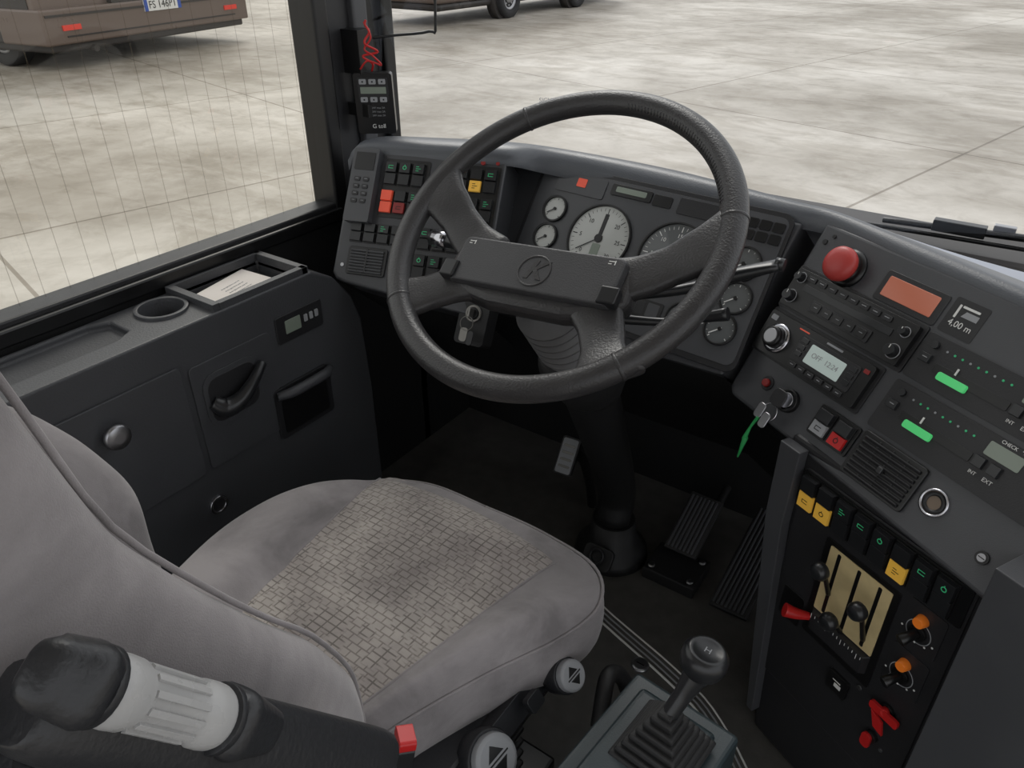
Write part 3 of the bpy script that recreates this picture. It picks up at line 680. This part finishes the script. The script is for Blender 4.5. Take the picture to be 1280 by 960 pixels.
for k in range(5): b.box(ID,-.79-.004*(k%2),.27,-.41,.63,.05+k*.03,.062+k*.03,RUB)
b.box(ID,-.43,.34,-.375,.66,.25,.35,SEATBLK)
b.done('seat_base',seat,.006,2)
def dial(p,r):
    d=V((.75,-.1,.65)); z=d.normalized(); x=V((0,1,0)); x=(x-z*x.dot(z)).normalized(); y=z.cross(x); M=Mx.Identity(4)
    for i in range(3): M[i][0]=x[i];M[i][1]=y[i];M[i][2]=z[i];M[i][3]=p[i]
    b.lathe(M,[(r*1.1,-.03),(r*1.15,-.004),(r*1.1,0)],SEATBLK,28); b.lathe(M,[(r,0),(r*.97,.010),(r*.8,.013)],GREYP,28)
    for q in (-1,1): b.prism(M,[(-r*.45,q*r*.12),(r*.45,q*r*.12),(0,q*r*.65)],.012,.0136,BLACK)
    b.box(M,-r*.6,-.0012,r*.6,.0012,.012,.0136,BLACK)
b=MB(); dial((-.322,.600,.372),.022); dial((-.345,.455,.350),.032)
b.rrect(frame((-.360,.53,.35),(0,1,0),(-.6,0,.8)),-80,-16,80,16,10,-20,6,SEATBLK); b.rrect(frame((-.340,.54,.365),(0,1,0),(-.6,0,.8)),-14,-16,14,6,5,0,10,SWITCH)
b.done('seat_adjusters',seat,.002)
b=MB(); M=frame((-.372,.335,.50),(.8,-.6,0),(.1,.2,.95)); b.rrect(M,-13,-10,13,45,4,-9,9,SWITCH); b.rrect(M,-13,-22,13,-8,4,-9,9,RED); b.rrect(M,-11,10,11,30,2,9,10,WHITE)
b.tube([M@V((0,-.04,0)),M@V((0,-.10,0)),(-.40,.33,.33)],.009,BLACK,10); b.done('belt_buckle',seat,.002)
# armrest
SH=V((.006,-.009,-.019))
A0=V((-.285,.035,1.03))+SH; A1=V((-.262,.205,.775))+SH; dv=(A1-A0).normalized()
b=MB()
b.tube([lerp(A0,A1,.12),lerp(A0,A1,.2),lerp(A0,A1,.5),A1-dv*.02,A1,A1+dv*.015],[.016,.023,.025,.026,.024,.014],SEATBLK,20,5,flat=[.016,.022,.024,.025,.023,.012],ref=(.6,0,.4))
b.tube([(-.30,.02,.94),(-.30,.055,.89),(-.29,.085,.82),(-.29,.11,.74)],[.03,.034,.034,.03],SEATBLK,18,5)
b.tube([(-.33,-.02,1.0),(-.325,.01,.965),(-.32,.03,.90)],[.02,.028,.03],SEATBLK,18,5)
b.done('armrest_frame',seat)
b=MB()
tc_=V((.55,-.10,.35)).normalized()
gs_=V((.0195,-.005,.010))
g0=V((-.290,.078,.958))+tc_*.013+gs_; g1=V((-.283,.115,.900))+tc_*.013+gs_; M=alongf(g0,g1-g0); L=(g1-g0).length
r_=.0155
b.lathe(M,[(r_*.5,-.003),(r_*.9,-.002),(r_,.002),(r_*1.02,L*.10),(r_,L*.20),(r_*.88,L*.26),(r_*.86,L*.5),(r_*.88,L*.74),(r_,L*.80),(r_*1.02,L*.90),(r_,L-.002),(r_*.9,L+.002),(r_*.5,L+.003)],OFFW,36)
for k in range(12):
    t=2*PI*k/12; b.box(M@Mx.Rotation(t,4,'Z'),r_*.82,-.0016,r_*.97,.0016,L*.26,L*.74,OFFW)
def housing(z0,z1,r0,r1):
    # rounded cheek that carries the roller axle and drops into the armrest bar
    a=M@V((0,0,z0)); c=M@V((0,0,z1))
    m_=lerp(a,c,.5)
    b.tube([a,lerp(a,c,.15),m_-tc_*.003,lerp(a,c,.85)-tc_*.006,c-tc_*.010],[r0*.8,r0,(r0+r1)/2,r1,r1*.6],SEATBLK,24,4,flat=[r0*.8,r0,(r0+r1)/2,r1,r1*.6],ref=tuple(tc_))
housing(-.004,-.030,.0175,.015)
housing(L+.004,L+.045,.0175,.012)
for q in (-.003,L+.003): b.lathe(M@Mx.Translation((0,0,q)),[(r_*.7,-.003),(r_*1.1,-.002),(r_*1.1,.002),(r_*.7,.003)],SEATBLK,28)
b.done('armrest_roller',seat,.0006)
b=MB()
p=lerp(A0,A1,.80)
cdir=(V((0,0,1.25))-p).normalized()
b.lathe(alongf(p+cdir*.022,cdir),[(.0045,0),(.0045,.0035),(.003,.004)],BLACK,16)
b.done('armrest_bolt',seat)
# ------------------------------------------------------------------ gear shifter
gs=empty('gear_shifter'); MG=Mx.Translation((-.185,.50,0))@Mx.Rotation(math.radians(-6),4,'Z')
b=MB(); b.box(MG,-.075,-.22,.075,.145,.0,.385,TEAL); b.box(MG,-.055,-.15,.055,.125,.385,.398,TEAL,.95); b.done('shifter_housing',gs,.010,3)
b=MB()
bc=MG@Mx.Translation((.012,.06,.395))
for k in range(7):
    s_=.048-.0055*k; b.box(bc,-s_,-s_*1.05,s_,s_*1.05,k*.010,k*.010+.0065,RUB,.93); b.box(bc,-s_+.006,-s_+.006,s_-.006,s_-.006,k*.010+.005,k*.010+.012,RUB)
b.done('shifter_boot',gs,.002)
b=MB(); q0=bc@V((0,0,.06)); q1=V((-.150,.598,.512))
b.tube([q0,lerp(q0,q1,.5),q1],[.010,.011,.017],SWITCH,14)
M=alongf(q1,V((.12,.1,1)))
b.lathe(M,[(.014,-.014),(.018,-.004),(.0255,.006),(.0275,.016),(.027,.025),(.022,.032),(.018,.033),(.016,.0315),(.001,.0315)],SWITCH,32)
b.done('shifter_lever',gs)
text('shift_pattern_mark','H',M,0,0,12,GREYP,gs,z=32)
b=MB(); b.rrect(MG,-50,30,24,120,3,398,399.5,OFFW); b.rrect(MG,-44,34,18,116,3,399.5,400,TEAL); b.rrect(MG,-38,74,-14,100,3,400,405,SWITCH); b.done('shift_label_plate',gs)
text('shift_label','D  A',MG,-14,48,17,RED,gs,z=400.4)
b=MB(); b.tube([(-.27,.60,.30),(-.29,.66,.33),(-.28,.70,.28),(-.26,.72,.15),(-.26,.74,.02)],.012,RUB,12); b.done('shifter_cable',gs)
# ------------------------------------------------------------------ toll transponder on the pillar
tp=empty('toll_transponder'); FT=frame((-1.135,1.155,.942),(.80,.60,0),(.0,-.03,1))@Mx.Scale(1.06,4)
b=MB(); b.rrect(FT,-36,-48,36,62,5,-22,0,BLACK); b.rrect(FT,-28,-40,28,2,2,0,1,DARK)
for r in range(2):
    for c in range(3): b.rrect(FT,-25+c*18,-38+r*32,-12+c*18,-29+r*32,1.5,1,3,GREYP); b.pb(FT,-20+c*18,-35+r*32,-17+c*18,-32+r*32,3,3.3,BLACK)
b.rrect(FT,-24,-24,24,-12,1,1,1.6,LCDG)
b.box(ID,-1.195,1.14,-1.14,1.18,.91,.935,BLACK)
b.done('transponder_case',tp,.001)
text('transponder_label','G toll',FT,4,48,11,WHITE,tp,z=.3)
for i in range(3): text('transponder_line_%d'%i,'input 24V max 2A',FT,0,14+i*7,5,GREYP,tp,z=.3)
b=MB(); T=FT
b.tube([T@V(p) for p in [(0,.05,-.01),(.004,.065,0),(-.012,.078,.003),(.016,.085,0),(-.006,.10,.004),(.004,.118,0),(-.002,.13,0),(.0,.138,0)]],.0022,RED,8,6)
b.tube([T@V(p) for p in [(-.02,.055,0),(-.004,.07,.004),(.02,.062,0),(.005,.08,.004),(-.008,.09,0),(.006,.11,.002),(-.004,.135,0)]],.0018,RED,8,6)
b.done('red_wire',tp)
b=MB(); b.tube([(-1.175,1.17,1.05),(-1.13,1.22,1.055),(-1.085,1.275,1.06),(-1.075,1.285,1.08),(-1.075,1.285,1.30)],.003,BLACK,8,4); b.box(ID,-1.20,1.14,-1.15,1.18,.99,1.07,BLACK); b.done('hook_rod',tp,.002)
wp=empty('windshield_wiper'); b=MB()
b.tube([(-.25,1.80,.685),(-.12,1.79,.695),(.05,1.77,.71),(.35,1.76,.73)],[.006,.007,.008,.009],BLACK,10,4)
b.tube([(-.4,1.79,.67),(-.1,1.78,.68),(.3,1.775,.69)],.005,BLACK,8,4); b.box(Mx.Translation((-.10,1.785,.695)),-.05,-.012,.05,.012,-.006,.018,BLACK); b.box(Mx.Translation((-.02,1.785,.708)),-.02,-.008,.02,.008,-.004,.014,STEEL)
b.cyl(ID,.35,1.78,.02,.65,.74,BLACK,20)
b.done('wiper_arm',wp,.002)
# ------------------------------------------------------------------ outside
GZ=-.6
g=empty('ground'); MB().grid([[(-80,-60,GZ),(80,-60,GZ)],[(-80,80,GZ),(80,80,GZ)]],GROUND,smooth=False).done('concrete_ground',g)
def wheel(b,c,axis,r,w):
    z=V(axis).normalized(); x=V((0,0,1)); y=z.cross(x); M=Mx.Identity(4)
    for i in range(3): M[i][0]=x[i];M[i][1]=y[i];M[i][2]=z[i];M[i][3]=c[i]
    b.lathe(M,[(r*.6,-w/2),(r*.95,-w/2),(r,-w*.35),(r,w*.35),(r*.95,w/2),(r*.62,w/2),(r*.6,w*.3)],TYRE,36)
    b.lathe(M,[(r*.6,w*.2),(r*.6,w*.42),(r*.52,w*.44),(r*.45,w*.25),(r*.25,w*.25),(r*.22,w*.5),(r*.02,w*.52)],RIM,30)
    for k in range(8):
        t=2*PI*k/8; b.cyl(M,r*.36*math.cos(t),r*.36*math.sin(t),r*.05,w*.24,w*.32,STEEL,8)
co=empty('coach_bus'); P0=V((-11.9,5.75,GZ)); P1=V((-12.65,9.7,GZ)); U=(P1-P0).normalized(); FK=frame(P0,U,(0,0,1)); wd=(P1-P0).length
b=MB(); b.prism(FK,[(.0,.75),(wd,.75),(wd-.02,3.4),(wd-.25,3.6),(.25,3.6),(.02,3.4)],-10,0,BUSB)
b.prism(FK,[(-.04,.34),(wd+.04,.34),(wd+.04,.80),(-.04,.80)],-.8,.12,BUSB)
b.prism(FK,[(.05,.24),(wd-.05,.24),(wd-.05,.36),(.05,.36)],-9.5,.05,BUSD)
b.prism(FK,[(0,.35),(.06,.35),(.06,.8),(0,.8)],-10,-2.9,BUSD); b.prism(FK,[(wd-.06,.35),(wd,.35),(wd,.8),(wd-.06,.8)],-10,-2.9,BUSB)
b.done('coach_body',co,.05,3)
b=MB(); b.box(FK,.3,1.7,wd-.3,3.2,.0,.02,BUSW); b.box(FK,.12,1.0,.4,1.5,0,.03,TAIL); b.box(FK,wd-.4,1.0,wd-.12,1.5,0,.03,TAIL)
b.box(FK,.25,.52,.55,.59,.12,.14,TAIL); b.box(FK,wd-.55,.52,wd-.25,.59,.12,.14,TAIL)
b.box(FK,.02,.70,wd-.02,.73,.11,.135,BUSD); b.box(FK,1.2,.78,3.0,1.05,.0,.10,BUSD); b.box(FK,.3,.43,wd-.3,.45,.11,.13,BUSD)
b.box(FK,1.75,.64,2.5,.80,.12,.14,WHITE); b.box(FK,1.75,.64,1.82,.80,.14,.142,BLUE); b.box(FK,2.43,.64,2.5,.80,.14,.142,BLUE)
FSd=frame(P0,U.cross(V((0,0,1)))*-1,(0,0,1))
b.box(FSd,.12,.36,2.8,1.35,-.01,.03,BUSD); b.box(FSd,.5,1.7,9,3.1,-.01,.03,BUSW)
wheel(b,FK@V((.25,.46,-2.2)),-U,.46,.3); wheel(b,FK@V((wd-.25,.46,-2.2)),U,.46,.3); wheel(b,FK@V((.25,.44,-1.1)),-U,.44,.28)
b.tube([FK@V((.75,.30,-.4)),FK@V((.75,.24,.10))],.05,BUSD,12,1); b.done('coach_details',co,.006,1)
text('license_plate_text','FS 146PT',FK,2125,-722,150,BLACK,co,z=144)
mb_=empty('minibus'); FM=frame((-10.7,12.9,GZ),(0,1,0),(0,0,1))
b=MB(); b.prism(FM,[(0,.42),(7.8,.42),(7.85,1.3),(7.3,1.6),(6.6,2.7),(.1,2.75),(0,2.4)],-2.0,0,BUSB); b.prism(FM,[(.05,.28),(7.7,.28),(7.7,.44),(.05,.44)],-1.9,-.05,BUSD); b.done('minibus_body',mb_,.08,3)
b=MB(); b.box(FM,.3,1.5,6.4,2.4,0,.02,BUSW); wheel(b,(-10.72,15.25,GZ+.40),(1,0,0),.40,.26); wheel(b,(-10.72,18.2,GZ+.40),(1,0,0),.40,.26)
for y in (2.35,5.3): b.cyl(FM,y,.42,.50,-.2,.01,BUSD,30)
b.done('minibus_details',mb_)
# ------------------------------------------------------------------ light & camera
w=bpy.data.worlds.new('overcast_sky'); bpy.context.scene.world=w; w.use_nodes=True
bg=w.node_tree.nodes['Background']; bg.inputs[0].default_value=(.95,.97,1,1); bg.inputs[1].default_value=1.05
sd=bpy.data.lights.new('sun','SUN'); sd.energy=1.2; sd.angle=math.radians(25); sd.color=(1,.97,.92)
so=bpy.data.objects.new('sun',sd); col.objects.link(so); so.rotation_euler=V((-.55,.7,.8)).to_track_quat('Z','Y').to_euler()
cd=bpy.data.cameras.new('camera'); cd.sensor_width=36; cd.lens=36*950/1280; cd.clip_start=.01; cd.clip_end=300
co_=bpy.data.objects.new('camera',cd); col.objects.link(co_); co_.location=(0,0,1.25)
p=math.radians(31.4); y=math.radians(34.7)
co_.rotation_euler=(PI/2-p,0,y)
bpy.context.scene.camera=co_
sc_=bpy.context.scene; sc_.view_settings.view_transform='Standard'; sc_.view_settings.look='None'
